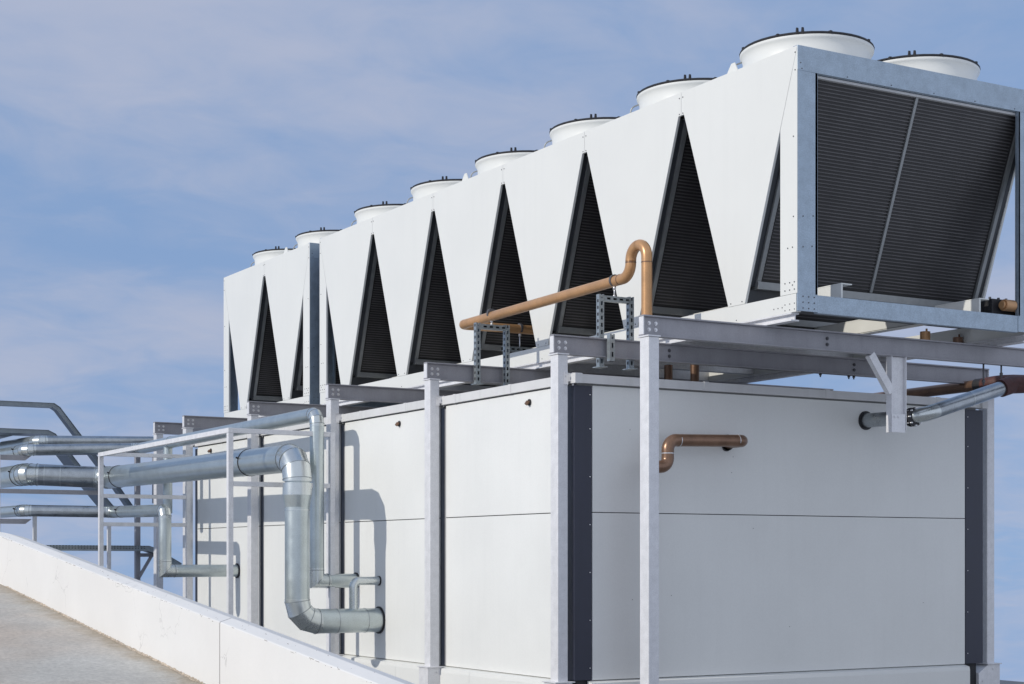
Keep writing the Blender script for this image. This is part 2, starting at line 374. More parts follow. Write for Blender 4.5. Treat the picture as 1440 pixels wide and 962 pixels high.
# ------------------------------------------------------------------ plant room
BU0, BU1, BV0, BV1 = -.084, 8.02, .13, 4.228
ZC, ZB0, ZS = 1.346, -.889, .340
room = thing('plant_room', 'white panelled flat-roofed plant room with dark corner strips under the chillers', 'building', (4, 2.2, ZR))
T = .05
MB().box(BU0+.03, BU1-.03, BV0+.03, BV1-.03, ZR+.02, ZC-.09).build('core_wall', 'dark', room)
def rivets(b, pts, ax, off, r=.005):
    b.mi = 1
    for p in pts:
        if ax == 'v': q = (p[0], off, p[1]); e = (p[0], off-.004, p[1])
        else: q = (off, p[0], p[1]); e = (off-.004, p[0], p[1])
        b.sweep([q, e], r, 8)
    b.mi = 0
for i in range(4):
    a = i*2.0+(.035 if i == 0 else .025); c = i*2.0+1.905
    for z0, z1 in ((ZB0, ZS-.003), (ZS+.003, ZC-.078)):
        b = MB().box(a, c, BV0, BV0+.04, z0, z1)
        b.build('wall_panel', 'wall', room, bevel=.003)
        MB().box(a, c, BV1-.04, BV1, z0, z1).build('wall_panel', 'wall', room, bevel=.003)
    b = MB().box(c+.002, c+.028, BV0+.004, BV0+.03, ZB0, ZC-.1)
    b.build('panel_edge', 'reveal', room)
    z = ZC-.16
    b = MB(); b.box(c+.029, c+.118 if i < 3 else BU1, BV0+.012, BV0+.035, ZB0, ZC-.09); b.build('joint_strip', 'navy', room)
for z0, z1 in ((ZB0, ZS-.003), (ZS+.003, ZC-.078)):
    b = MB().box(BU0, BU0+.04, .284, 4.036, z0, z1)
    rivets(b, [(.6+rr.random()*3.2, z0+.1+rr.random()*(z1-z0-.2)) for k in range(5)], 'u', BU0+.001, .003)
    b.build('wall_panel', ['wall', 'screw'], room, bevel=.003)
    MB().box(BU1-.04, BU1, .2, 4.1, z0, z1).build('wall_panel', 'wall', room, bevel=.003)
b = MB().box(BU0+.004, BU0+.034, BV0+.0345, .280, ZB0+.002, ZC-.082).box(BU0+.003, .03, BV0+.002, BV0+.034, ZB0+.002, ZC-.082)
rivets(b, [(.262, z) for z in (-.8,-.45,-.1,.25,.6,.95,1.2)], 'u', BU0+.002, .004)
b.build('corner_trim', ['navy', 'bolt'], room)
b = MB().box(BU0+.004, BU0+.034, 4.040, 4.25, ZB0+.002, ZC-.082)
b.box(BU0-.001, BU0+.004, 4.042, 4.052, ZB0+.002, ZC-.085)
rivets(b, [(4.07, z) for z in (-.8,-.45,-.1,.25,.6,.95,1.2)], 'u', BU0+.002, .004)
b.build('corner_trim', ['navy', 'bolt'], room)
# cap flashing: profile with drip, in lengths
def cap_long(v, s):
    b = MB(); cuts = [BU0-.03]+[BU0+.9*k for k in range(1, 9)]+[BU1+.03]
    for a, c in zip(cuts[:-1], cuts[1:]):
        b.box(a+.0015, c-.0015, min(v, v+s*.06), max(v, v+s*.06), ZC-.068, ZC)
        b.box(a-.02, a+.02, min(v-s*.002, v+s*.06), max(v-s*.002, v+s*.06), ZC-.07, ZC+.003)
    b.build('cap_flashing', 'cap', room)
cap_long(BV0-.025, 1); cap_long(BV1+.025, -1)
b = MB().box(BU0-.03, BU0+.03, BV0-.022, BV1+.022, ZC-.066, ZC-.002)
for v in (1.3, 2.5, 3.7): b.box(BU0-.032, BU0+.03, v-.02, v+.02, ZC-.067, ZC+.002)
b.build('cap_flashing', 'cap', room)
MB().box(BU1-.03, BU1+.03, BV0-.022, BV1+.022, ZC-.066, ZC-.002).build('cap_flashing', 'cap', room)
MB().box(BU0+.03, BU1-.03, BV0+.035, BV1-.035, ZC-.09, ZC-.03).build('roof', 'roofm', room)
# shadow gap under the cap is the recessed core; plinth flashing sloping outwards
def plinth(axis, c0, a0, a1, s, pieces):
    b = MB(); step = (a1-a0)/pieces
    prof = [(c0+s*.02, ZB0-.004), (c0-s*.045, ZB0-.02), (c0-s*.05, ZB0-.05), (c0-s*.05, ZR+.04), (c0-s*.09, ZR+.02), (c0-s*.09, ZR+.004), (c0+s*.02, ZR+.004)]
    for i in range(pieces):
        b.prism(prof, 'u' if axis == 'long' else 'v', a0+i*step+.001, a0+(i+1)*step-.001)
    b.build('plinth', 'wall', room)
plinth('long', BV0, BU0+.17, BU1+.05, 1, 6); plinth('long', BV1, BU0+.17, BU1+.05, -1, 6)
def plinth_s(c0, s):
    b = MB(); prof = [(c0+s*.02, ZB0-.004), (c0-s*.045, ZB0-.02), (c0-s*.05, ZB0-.05), (c0-s*.05, ZR+.04), (c0-s*.09, ZR+.02), (c0+s*.02, ZR+.02)]
    b.prism(prof, 'v', .25, 4.045); b.build('plinth', 'wall', room)
plinth_s(BU0, 1); plinth_s(BU1, -1)
# little copper overflow spouts on the long side
for x, y in ((745, 566), (562, 596), (297, 634)):
    p = Vector(onv(x, y, BV0)); b = MB()
    b.sweep([p, p+Vector((0,-.022,0)), p+Vector((0,-.034,-.016))], .014, 14)
    o = b.build('spout', 'brown', room)
    MB().sweep([p+Vector((0,-.002,0)), p+Vector((0,-.008,0))], .026, 16).build('flange', 'black', o)
def wall_ring(p, ax, r, name='pipe_collar', m='black', d=.012):
    p = Vector(p); n = Vector((0,-1,0)) if ax == 'v' else Vector((-1,0,0))
    MB().sweep([p, p+n*d], r, 32).build(name, m, room)

# ------------------------------------------------------------------ portal frames (post + beam + post)
ZBM = 1.636
def bolts(b, pts, d, r=.009, h=.012):
    for p in pts:
        p = Vector(p); d_ = Vector(d)
        b.sweep([p, p+d_*h], r, 6); b.sweep([p, p+d_*.003], r*1.55, 12)
labels = {
 -1: 'foremost steel portal frame standing clear of the short wall, its post crossing the wall',
 0: 'steel portal frame at the near corner of the plant room, second from the front',
 1: 'steel portal frame between the two widest white wall bays',
 2: 'steel portal frame behind the tall galvanised riser pipes',
 3: 'steel portal frame just behind the rear white rack post on the long wall',
 4: 'steel portal frame at the far corner of the plant room',
 5: 'rearmost steel portal frame standing against the sky'}
def portal(ub, k):
    root = thing('portal_frame', labels[k], 'steel frame', (ub, 2.2, ZR), 'steel portal frames carrying the chillers')
    H = .142; fw = .058
    b = MB()
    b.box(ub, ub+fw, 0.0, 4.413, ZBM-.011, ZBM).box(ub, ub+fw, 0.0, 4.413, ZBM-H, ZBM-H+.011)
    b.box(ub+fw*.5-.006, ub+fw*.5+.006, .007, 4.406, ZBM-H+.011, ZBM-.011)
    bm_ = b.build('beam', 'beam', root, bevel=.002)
    for v0, v1 in ((.001, .008), (4.405, 4.412)):
        MB().box(ub+.003, ub+fw-.003, v0, v1, ZBM-H+.0115, ZBM-.0115).build('end_plate', 'post', bm_)
    w_ = ub+fw*.5-.006
    for v in (.06, .115):
        for z in (ZBM-.052, ZBM-.095):
            b = MB(); bolts(b, [(w_, v, z)], (-1, 0, 0)); b.build('bolt', 'bolt', bm_)
    if k == 0:
        for x in (1156, 1196, 1203):
            v = onu(x, 525, ub)[1]; b = MB(); b.sweep([(ub+.02, v, ZBM-H-.03), (ub+.02, v, ZBM-H)], .006, 8).sweep([(ub+.02, v, ZBM-H-.016), (ub+.02, v, ZBM-H-.004)], .012, 6); b.build('bolt', 'screw', bm_)
    if k <= 1:
        for v in ((1.62,) if k < 0 else (1.05, 2.9) if k == 0 else (1.9,)):
            for z in (ZBM-.052, ZBM-.095):
                b = MB(); bolts(b, [(w_, v, z)], (-1, 0, 0), .009); b.build('bolt', 'screw', bm_)
    for s, v0 in ((1, 0.0), (-1, 4.325)):
        v1 = v0+.088; zt = ZBM-H-.010
        b = MB().box(ub-.058, ub+.045, v0, v1, ZB0-.05 if k not in (-1, 5) else ZR, zt)
        p = b.build('post', 'post', root, bevel=.006)
        MB().box(ub-.066, ub+.062, v0-.006, v1+.006, zt+.0005, zt+.0095).build('cap_plate', 'post', p)
        if k not in (-1, 5):
            # hooded foot that spreads the load onto the roof
            e_ = s*.13; a0_ = v0 if s == 1 else v1
            poly = [(a0_-s*.035, ZB0-.012), (a0_+s*.10, ZB0-.012), (a0_+s*.215, ZB0-.085), (a0_+s*.215, ZR), (a0_-s*.035, ZR)]
            b = MB().prism(poly, 'u', ub-.085, ub+.075)
            b.box(ub-.10, ub+.09, min(a0_-s*.045, a0_+s*.125), max(a0_-s*.045, a0_+s*.125), ZB0-.0115, ZB0-.004)
            bolts(b, [(ub-.085, a0_+s*.05, ZB0-.05), (ub-.085, a0_+s*.17, ZB0-.15)], (-1, 0, 0), .007, .008)
            b.build('foot', 'post', p, bevel=.003)
            if s == 1:
                z = ZC-.035
                b = MB().box(ub-.0665, ub-.059, .052, .085, z-.045, z+.045).box(ub-.0665, ub+.0, .0855, .118, z-.02, z+.04)
                b.box(ub-.075, ub-.06, .118, .125, z-.05, z+.045); bolts(b, [(ub-.075, .112, z-.02), (ub-.067, .068, z+.02)], (-1, 0, 0), .007, .008)
                b.build('wall_bracket', 'bolt', p)
        else:
            b = MB().box(ub-.11, ub+.1, v0-.05, v1+.05, ZR, ZR+.012); b.build('foot', 'post', p)
    return root
portal(-1.143, -1)
for k in range(5): portal(2.0*k, k)
portal(9.038, 5)

# ------------------------------------------------------------------ chillers
UC, VC, ZT, ZB, MO, GAP = -1.4653, 1.0543, 3.5176, 1.6935, 1.3416, .2708
VW = 3.362; BT = 1.820; AP = 3.34
def coil_mesh():
    """one leaning coil with ribs, local to module origin (0 at module centre, faces -u)"""
    return None
def slab(u_t, z_t, u_b, z_b, v0, v1, th, b):
    """leaning slab between a top and a bottom line, thickness th towards +u"""
    b.hexa([(u_b, v0, z_b), (u_b+th, v0, z_b), (u_b+th, v1, z_b), (u_b, v1, z_b), (u_t, v0, z_t), (u_t+th, v0, z_t), (u_t+th, v1, z_t), (u_t, v1, z_t)])
def coil_side(root, ucen, s):
    """s=-1: coil facing the camera end of the V, s=+1: the other"""
    ht = MO/2-.062; hb = .125
    zt, zb = 3.327, 1.985
    hb2 = hb+ (ht-hb)*0
    def X(t): return ucen+s*(hb+(ht-hb)*t)           # t=0 bottom..1 top
    v0, v1 = VC+.11, VW-.11
    b = MB(); th = .05
    def sl(t0, t1, va, vb, out, inn):
        u_t, u_b = X(t1), X(t0); za, zb_ = zb+(zt-zb)*t0, zb+(zt-zb)*t1
        b.hexa([(u_b+s*out, va, za), (u_b-s*inn, va, za), (u_b-s*inn, vb, za), (u_b+s*out, vb, za),
                (u_t+s*out, va, zb_), (u_t-s*inn, va, zb_), (u_t-s*inn, vb, zb_), (u_t+s*out, vb, zb_)])
    sl(0, 1, v0, v1, 0, th)
    b.mi = 1; n = 58
    for k in range(1, n): sl(k/n-.0028, k/n+.0028, v0+.02, v1-.02, .006, 0)
    b.mi = 0
    c = b.build('coil', ['coil', 'fin'], root)
    b = MB(); sl(-.005, 1.0, v0-.035, v0-.001, .022, th); b.build('coil_frame', 'coilfr', c)
    b = MB(); sl(-.005, 1.0, v1+.001, v1+.035, .022, th); b.build('coil_frame', 'coilfr', c)
    b = MB(); sl(.0, 1.0, (v0+v1)/2-.012, (v0+v1)/2+.012, .016, 0); b.build('coil_frame', 'coilfr', c)
    b = MB(); b.box(*sorted((X(0)+s*.03, X(0)-s*.06)), v0-.035, v1+.035, 1.925, 1.978); b.build('coil_frame', 'coilfr', c)
    b = MB(); b.box(*sorted((X(1)+s*.028, X(1)-s*.05)), v0-.03, v1+.03, zt+.001, zt+.018); b.build('coil_frame', 'cap', c)
    b = MB(); sl(-.03, 1.0, VC+.022, v0-.037, .004, .012); b.build('return_flange', 'return', root)
    b = MB(); sl(-.03, 1.0, v1+.037, VW-.022, .004, .14); b.build('return_flange', 'return', root)  # thicker dark block standing in for the shaded inner side panel
def side_panel(root, u0, first, last, v, out):
    """V shaped side panel of one module"""
    tip0, tip1 = u0+MO/2-.095, u0+MO/2+.095; g = .0016
    a = [(u0+g, ZT-.004)] if first else [(u0+g, ZT-.004), (u0+g, AP), (u0+.035, AP)]
    c = [(u0+MO-g, ZT-.004)] if last else [(u0+MO-.035, AP), (u0+MO-g, AP), (u0+MO-g, ZT-.004)]
    poly = a+[(tip0, BT+.001), (tip1, BT+.001)]+c
    b = MB().prism(poly, 'v', min(v, v-out*.0+(.02 if out < 0 else -.02)), max(v, v+(.02 if out < 0 else -.02)))
    r = []
    for uu in (u0+.022, u0+MO-.022):
        r += [(uu, AP+.012), (uu, ZT-.045)]
    r += [(tip0+.03, BT+.02), (tip1-.03, BT+.02)]
    if out < 0:
        rivets(b, r, 'v', v+.001, .005)
    b.build('side_panel', ['chill', 'screw'], root)
def chiller(us_, n, label):
    ue = us_+n*MO
    root = thing('chiller', label, 'chiller', ((us_+ue)/2, (VC+VW)/2, ZBM), 'white air cooled chillers')
    # base frame
    b = MB()
    for v0, v1 in ((VC+.0, VC+.045), (VW-.045, VW)): b.box(us_+.0135, ue-.0135, v0, v1, ZB, BT-.001)
    rivets(b, [(us_+.03+i*.05, ZB+.02+j*.04) for i in range(3) for j in range(2)]+[(us_+.16+i*.045, ZB+.045) for i in range(3)]+[(us_+MO*k+MO/2, ZB+.02) for k in range(n)], 'v', VC+.001, .005)
    b.build('base_rail', ['chill', 'screw'], root, bevel=.002)
    b = MB()
    for v0 in (VC-.004, VW-.066):
        b.box(us_+.06, ue-.06, v0, v0+.07, ZB-.010, ZB-.001).box(us_+.06, ue-.06, v0, v0+.07, ZBM+.001, ZBM+.010).box(us_+.06, ue-.06, v0+.03, v0+.04, ZBM+.010, ZB-.010)
    b.build('skid_rail', 'post', root)
    for u0, s in ((us_, 1), (ue, -1)):
        b = MB().box(min(u0+s*.002, u0+s*.045), max(u0+s*.002, u0+s*.045), VC+.182, VW-.182, ZB, BT-.002)
        b.build('end_beam', 'zinc', root, bevel=.002)
        b = MB().box(min(u0, u0+s*.05), max(u0, u0+s*.05), VC+.003, VW-.003, 3.348, ZT+.002)
        if s == 1: rivets(b, [(VC+.04+i*.41, 3.362) for i in range(6)]+[(VC+.03, 3.40)], 'u', u0+.001, .005)
        b.build('end_beam', ['zinc', 'screw'], root, bevel=.003)
        for v0, sv in ((VC, 1), (VW, -1)):
            # folded corner column: front leg and side leg
            b = MB().box(min(u0, u0+s*.012), max(u0, u0+s*.012), min(v0+sv*.004, v0+sv*.18), max(v0+sv*.004, v0+sv*.18), BT-.12, 3.347)
            b.box(min(u0, u0+s*.03), max(u0, u0+s*.03), min(v0+sv*.16, v0+sv*.178), max(v0+sv*.16, v0+sv*.178), BT, 3.347)
            if s == 1 and sv == 1:
                rivets(b, [(VC+.05+.05*i, BT-.10+.04*j) for i in range(3) for j in range(3)]+[(VC+.05, BT+.32), (VC+.13, BT+.33), (VC+.05, 2.35), (VC+.14, 2.36)], 'u', u0+.001, .005)
            b.build('corner_post', ['zinc', 'screw'], root)
            c0, c1 = u0+s*.0015, u0+s*.183
            zz = ZT-(.183/(MO/2-.095))*(ZT-BT)
            b = MB().prism([(c0, BT+.001), (c0, ZT-.012), (c1-s*.002, zz-.006), (c1-s*.002, BT+.001)], 'v', min(v0, v0+sv*.02), max(v0, v0+sv*.02))
            if sv == 1: rivets(b, [(u0+s*.04, 2.9), (u0+s*.04, 2.35), (u0+s*.05, BT+.06), (u0+s*.05, BT+.32), (u0+s*.10, BT+.32)]+[(u0+s*(.03+.05*i), BT+.03+.05*j) for i in range(3) for j in range(2)], 'v', v0+.001, .005)
            b.build('side_panel', ['chill', 'screw'], root)
    # top deck
    b = MB().box(us_+.051, ue-.051, VC+.021, VW-.021, ZT-.09, ZT-.006)
    b.build('top_deck', 'chill', root, bevel=.003)
    for k in range(n):
        u0 = us_+k*MO; uc = u0+MO/2
        side_panel(root, u0, k == 0, k == n-1, VC, -1); side_panel(root, u0, k == 0, k == n-1, VW, 1)
        coil_side(root, uc, -1); coil_side(root, uc, 1)
        b = MB().prism([(uc-.10, 1.924), (uc-.09, BT+.001), (uc+.09, BT+.001), (uc+.10, 1.924)], 'v', VC+.021, VW-.021)
        b.build('drip_tray', 'return', root)  # near-black colour carries the shade of the void below the coils
        # folded cross member under each module
        if k > 0: MB().box(uc-.04, uc+.04, VC+.046, VW-.046, ZB+.01, ZB+.07).build('cross_member', 'post', root)
        if k > 0:
            b = MB().box(u0-.03, u0+.03, VC+.046, VW-.046, ZB+.012, ZB+.10); b.build('cross_member', 'post', root)
        for vv in (VC+.65, VW-.585):
            sh = MB().lathe((uc, vv, ZT), [(.49,-.005),(.49,.008),(.468,.012),(.466,.11),(.467,.145),(.472,.168),(.481,.184),(.487,.190),(.489,.196),(.489,.208),(.483,.210),(.468,.192),(.456,.15),(.450,.12),(.448,-.005)], 72)
            for a in (35, 125, 215, 305):
                ca, sa = math.cos(R(a)), math.sin(R(a)); sh.box(uc+.47*ca-.02, uc+.47*ca+.02, vv+.47*sa-.02, vv+.47*sa+.02, ZT-.004, ZT+.02)
            fs = sh.build('fan_shroud', 'chill', root)
            # guard grille: rim ring, rings, spokes, clips
            g = MB()
            for rad, zz, rr_ in ((.483, .219, .010), (.40, .236, .003), (.30, .246, .003), (.20, .252, .003), (.10, .256, .003)):
                nn = 40; pts = [(uc+rad*math.cos(2*math.pi*i/nn), vv+rad*math.sin(2*math.pi*i/nn), ZT+zz) for i in range(nn+1)]
                g.sweep(pts, rr_, 6, cap=False)
            for i in range(12):
                a = 2*math.pi*i/12; ca, sa = math.cos(a), math.sin(a)
                g.sweep([(uc+.483*ca, vv+.483*sa, ZT+.222), (uc+.3*ca, vv+.3*sa, ZT+.248), (uc+.04*ca, vv+.04*sa, ZT+.258)], .003, 5)
            for i in range(8):
                a = math.pi*(i/4.)+.35; ca, sa = math.cos(a), math.sin(a)
                g.box(uc+.484*ca-.010, uc+.484*ca+.010, vv+.484*sa-.010, vv+.484*sa+.010, ZT+.214, ZT+.232)
            for da in (-.04, .04):
                a = math.atan2(-.72, -.70)+da; ca, sa = math.cos(a), math.sin(a)
                px_, py_ = uc+.482*ca, vv+.482*sa
                g.prism([(px_-.011, ZT+.211), (px_+.011, ZT+.211), (px_+.004, ZT+.258), (px_-.004, ZT+.258)], 'v', py_-.008, py_+.008)
            g.build('fan_guard', 'black', fs)
            h = MB(); h.lathe((uc, vv, ZT), [(.0,.16),(.09,.16),(.10,.14),(.10,.02),(.0,.02)], 24)
            for i in range(7):
                a = 2*math.pi*i/7; ca, sa = math.cos(a), math.sin(a); t = Vector((-sa, ca, 0)); rd = Vector((ca, sa, 0)); c = Vector((uc, vv, ZT+.08))
                h.hexa([c+rd*.09-t*.05+Vector((0,0,-.03)), c+rd*.42-t*.07+Vector((0,0,-.01)), c+rd*.42+t*.07+Vector((0,0,.03)), c+rd*.09+t*.05+Vector((0,0,.05)),
                        c+rd*.09-t*.05+Vector((0,0,-.026)), c+rd*.42-t*.07+Vector((0,0,-.006)), c+rd*.42+t*.07+Vector((0,0,.034)), c+rd*.09+t*.05+Vector((0,0,.054))])
            h.build('fan', 'black', fs)
            if vv < 2:
                # supply cable looping from the rim to the deck
                p0 = (uc+.64*.47, vv-.77*.47, ZT+.17); b = MB(); b.sweep(fillet([p0, (uc+.64*.53, vv-.77*.53, ZT+.15), (uc+.64*.58, vv-.77*.56, ZT-.004)], .05, 5), .006, 6); b.build('cable', 'coilfr', fs)
        if k in ((0, 3) if n > 2 else (0,)):
            b = MB().prism([(uc+.02, ZT-.004), (uc+.06, ZT+.07), (uc+.10, ZT+.07), (uc+.16, ZT-.004)], 'v', VC+.03, VC+.038); b.build('lifting_lug', 'chill', root)
    # two long channels between the coils
    for v0 in (1.50, 2.84):
        b = MB().box(us_+.06, ue-.06, v0, v0+.012, BT, BT+.105).box(us_+.06, ue-.06, v0, v0+.10, BT+.106, BT+.114).box(us_+.06, ue-.06, v0+.0, v0+.10, BT-.004, BT+.004).box(us_+.06, us_+.066, v0+.012, v0+.014, BT+.004, BT+.1)
        b.box(us_+.25, ue-.06, v0+.088, v0+.10, BT+.004, BT+.105)
        b.build('channel', 'chill', root)
    return root, ue
ch1, UE1 = chiller(UC, 6, 'long six-module white chiller nearest the camera with six dark triangular coil gaps')
ch2, UE2 = chiller(UE1+GAP, 2, 'short two-module white chiller at the far left end behind the long one')
# control box with copper connection stubs on the right of the near chiller
cb_ = thing('pipe_header', 'black box with copper pipe stubs on the right end of the chiller base', 'pipe header', onu(1420, 441, UC+.1))
pA = onu(1395, 416, UC+.1); zz0 = BT+.004
MB().box(UC+.1, UC+.35, pA[1], pA[1]+.5, zz0, zz0+.125).build('box', 'black', cb_, bevel=.004)
q = onu(1406, 429, UC+.06)
MB().sweep([(UC+.045, q[1], q[2]), (UC+.045, q[1]+.02, q[2])], .03, 20).sweep([(UC+.045, q[1]+.02, q[2]), (UC+.045, q[1]+.125, q[2])], .043, 24).build('stub', 'copper', cb_, bevel=.004)
MB().sweep([(UC+.045, q[1]+.155, q[2]-.005), (UC+.045, q[1]+.5, q[2]-.005)], .042, 24).build('stub', 'copper', cb_, bevel=.004)
for dv_ in (.03, .12, .2):
    MB().sweep([(UC+.15, pA[1]+dv_, zz0+.125), (UC+.15, pA[1]+dv_, zz0+.145)], .01, 8).build('bolt', 'screw', cb_)
# blocks and pipes between room roof and chillers
for x, y, m, lb in ((1301, 472, 'copper', 'small copper pipe stub poking up between the first two beams, left one'), (1347, 480, 'brown', 'small dark copper stub poking up between the first two beams, right one')):
    p = onu(x, y, -.75); b = MB().sweep([(p[0], p[1], p[2]-.06), (p[0], p[1], p[2]+.03)], .04, 20)
    b.sweep([(p[0], p[1]+.015, p[2]+.03), (p[0], p[1]+.015, p[2]+.055)], .008, 8); b.sweep([(p[0], p[1]-.25, p[2]-.06), (p[0], p[1]+.25, p[2]-.06)], .03, 14)
    tag(b.build('pipe_stub', m), lb, 'pipe')
for x, lb in ((977, 'dark brown copper riser between plant room roof and chiller base, right one'), (940, 'short dark copper riser near the front post on the plant room roof, left one')):
    p = onv(x, 525, 2.3); tag(MB().sweep([(p[0], 2.3, ZC-.03), (p[0], 2.3, 1.72)], .038, 20).build('riser_pipe', 'brown'), lb, 'pipe')
# dark drain pan and pipes hanging below the chiller between the skids
for u0, u1, v0, v1 in ((1.0, 1.9, 1.5, 2.9), (3.0, 5.9, 1.4, 3.1)):
    tag(MB().box(u0, u1, v0, v1, ZC+.004, ZC+.08).build('roof_kerb', 'roofm'), 'low kerb on the plant room roof %s the chiller' % ('near the front of' if u0 < 2 else 'under the middle of'), 'kerb')

# ------------------------------------------------------------------ pipes
def pipe(name, label, cat, pts, rad, m, r, bend=None, group=None, bands=(), bandm='black', elbow=None, n=28, seg=8, gore=False, rads=None):
    """pts: polyline; bend: radius per corner; straight runs and elbows are parts. bands: (segment, 0..1, width)"""
    pts = [Vector(p) for p in pts]
    root = thing(name, label, cat, pts[0], group)
    bend = bend or [r]*(len(pts)-2)
    ms = m if isinstance(m, (list, tuple)) else [m]*(len(pts)-1)
    if gore: n = 44
    rads = rads or [rad]*(len(pts)-1)
    start = pts[0]
    for i in range(1, len(pts)-1):
        sg = seg if not isinstance(seg, (list, tuple)) else seg[i-1]
        d1 = (pts[i]-pts[i-1]).normalized(); d2 = (pts[i+1]-pts[i]).normalized()
        if bend[i-1] == 0:                      # plain mitred corner
            A = [pts[i]-d1*rad*1.5, pts[i], pts[i]+d2*rad*1.5]
        else:
            A = arc(pts[i-1], pts[i], pts[i+1], bend[i-1], sg)
        MB().sweep([start, A[0]], rads[i-1], n).build('pipe_run', ms[i-1], root)
        rad = max(rads[i-1], rads[i]); full = [A[0]-d1*.02]+A+[A[-1]+d2*.02]
        b = MB().sweep(full, rad*1.012, n)
        if gore:
            b.mi = 1
            for k in range(1, len(full)-1):
                t = (full[k]-full[k-1]).normalized()+(full[k+1]-full[k]).normalized(); t.normalize()
                b.sweep([full[k]-t*.0028, full[k]+t*.0028], rad*1.05, n)
            b.mi = 0
        b.build('elbow', [elbow or ms[0], 'seamline'], root, sharp=11 if gore else 32)
        start = A[-1]
    MB().sweep([start, pts[-1]], rads[-1], n).build('pipe_run', ms[-1], root)
    for sgi, t, ln in bands:
        d = (pts[sgi+1]-pts[sgi]); c = pts[sgi]+d*t; d.normalize(); rad = rads[sgi]
        b = MB().sweep([c-d*ln/2, c+d*ln/2], rad*1.035, n)
        if bandm == 'black':
            q = Vector((0, -1, .3)).normalized(); q = (q-d*q.dot(d)).normalized(); b.sweep([c+q*rad*1.0, c+q*rad*1.03+q*.02], .009, 6)
        b.build('band', bandm, root)
    return root
M['seamline'] = mat('seam_line', (.30,.33,.34), .4, metal=.7)
# big galvanised supply pipe
e = 3.17; vb = -.662
pE = onv(533.5, 872, BV0); zlow = pE[2]; ztop = onv(357, 651.5, vb)[2]
pA = Vector(onv(150, 672, vb)); uA = pA[0]
pB = Vector(onu(38, 667, uA+.3))
def tseg(a, b, p): a, b, p = Vector(a), Vector(b), Vector(p); return (p-a).dot(b-a)/(b-a).length_squared
c_ = (e, vb, ztop)
big = pipe('insulated_pipe', 'thickest galvanised clad pipe dropping in front of the long wall and bending into it', 'pipe',
     [(e, BV0+.02, zlow), (e, vb, zlow), c_, pA, pB, pB+Vector((2.2, -.1, 0))], ['clad']*1 and .108, ['clad','clad','clad','darkclad','clad'], .13,  # darkclad run: missing sunlight is put into its colour
     bend=[.18, .19, .17, .17], elbow='cladb', seg=[3, 3, 3, 3], gore=True, rads=[.108, .108, .124, .124, .124],
     bands=[(2, tseg(c_, pA, onv(352, 653, vb)), .012), (2, tseg(c_, pA, onv(168, 671, vb)), .014), (4, .12, .014)])
# sheet seams
for z in (.42,):
    MB().sweep([(e, vb, z), (e, vb, z+.01)], .112, 40).build('seam', 'cladb', big)
MB().sweep([(e, vb, .555), (e, vb, .66)], .128, 40, r2=.1265).build('sleeve', 'cladb', big)
MB().sweep([(e, vb, .45), (e, vb, .555)], .109, 40, r2=.128).build('sleeve', 'clad', big)
for v in (-.30, -.02): MB().sweep([(e, v, zlow), (e, v+.006, zlow)], .1105, 40).build('seam', 'darkclad', big)
for t in (.22, .42): 
    c = pB.lerp(pA, t); d = (pA-pB).normalized(); MB().sweep([c, c+d*.006], .1265, 40).build('seam', 'cladb', big)
wall_ring((e, BV0, zlow), 'v', .122)
# thin loop from the big pipe to the wall
pl = Vector(onu(497, 850, e)); pt = onu(497, 817, e)
pipe('insulated_pipe', 'thin short galvanised branch rising off the thick low pipe and turning into the wall', 'pipe',
     [(e, pl[1], zlow+.10), (e, pl[1], pt[2]), (e, BV0+.02, pt[2])], .038, 'cladb', .055, n=24, seg=5)
wall_ring((e, BV0, pt[2]), 'v', .043)
# second riser
us2 = 3.657; v2 = -.262; zt2 = onu(440, 582, us2)[2]; zl2 = onu(445, 817, us2)[2]; c2_ = (us2, v2, zt2)
pf = Vector(onv(241, 622, v2)); pe = Vector(onv(196, 631, v2)); pe2 = Vector(onu(36, 633, pe[0]+.1))
pipe('insulated_pipe', 'slimmer galvanised riser just right of the thick one, running back under the white rail', 'pipe',
     [(us2, BV0+.02, zl2), (us2, v2, zl2), (us2, v2, zt2), pf, pe, pe2, pe2+Vector((1.6, -.1, 0))], .065, ['clad','clad','clad','clad','darkclad','clad'], .08,
     bend=[0, .09, .3, .09, .1], elbow='cladb', seg=[1, 3, 2, 3, 3], gore=True,
     bands=[(5, .16, .012)])
wall_ring((us2, BV0, zl2), 'v', .075)
# lower pipe
ul = 6.66; vl = -.675; zlt = onu(232, 718, ul)[2]; zlb = onu(232, 803, ul)[2]
p1 = Vector(onv(160, 720, vl)); p2 = Vector(onu(34, 718, p1[0]+.35))
pipe('insulated_pipe', 'lowest galvanised pipe dropping left of the white rack post and bending into the wall', 'pipe',
     [(ul, BV0+.02, zlb), (ul, vl, zlb), (ul, vl, zlt), p1, p2, p2+Vector((1.8, -.1, 0))], .066, ['clad','clad','clad','darkclad','clad'], .08,
     bend=[0, .06, .09, .1], elbow='cladb', seg=[1, 2, 3, 3], gore=True,
     bands=[(2, tseg((ul, vl, zlt), p1, onv(171, 719, vl)), .014), (4, .08, .014)])
wall_ring((ul, BV0, zlb), 'v', .080)
# riser seen behind the big pipe
pr = onv(236, 622, v2)
tag(MB().sweep([(pr[0], v2, pr[2]-.02), (pr[0], v2, onv(236, 722, v2)[2])], .05, 24).build('insulated_pipe', 'clad'), 'pale vertical galvanised pipe crossing behind the thick horizontal pipe at far left', 'pipe')
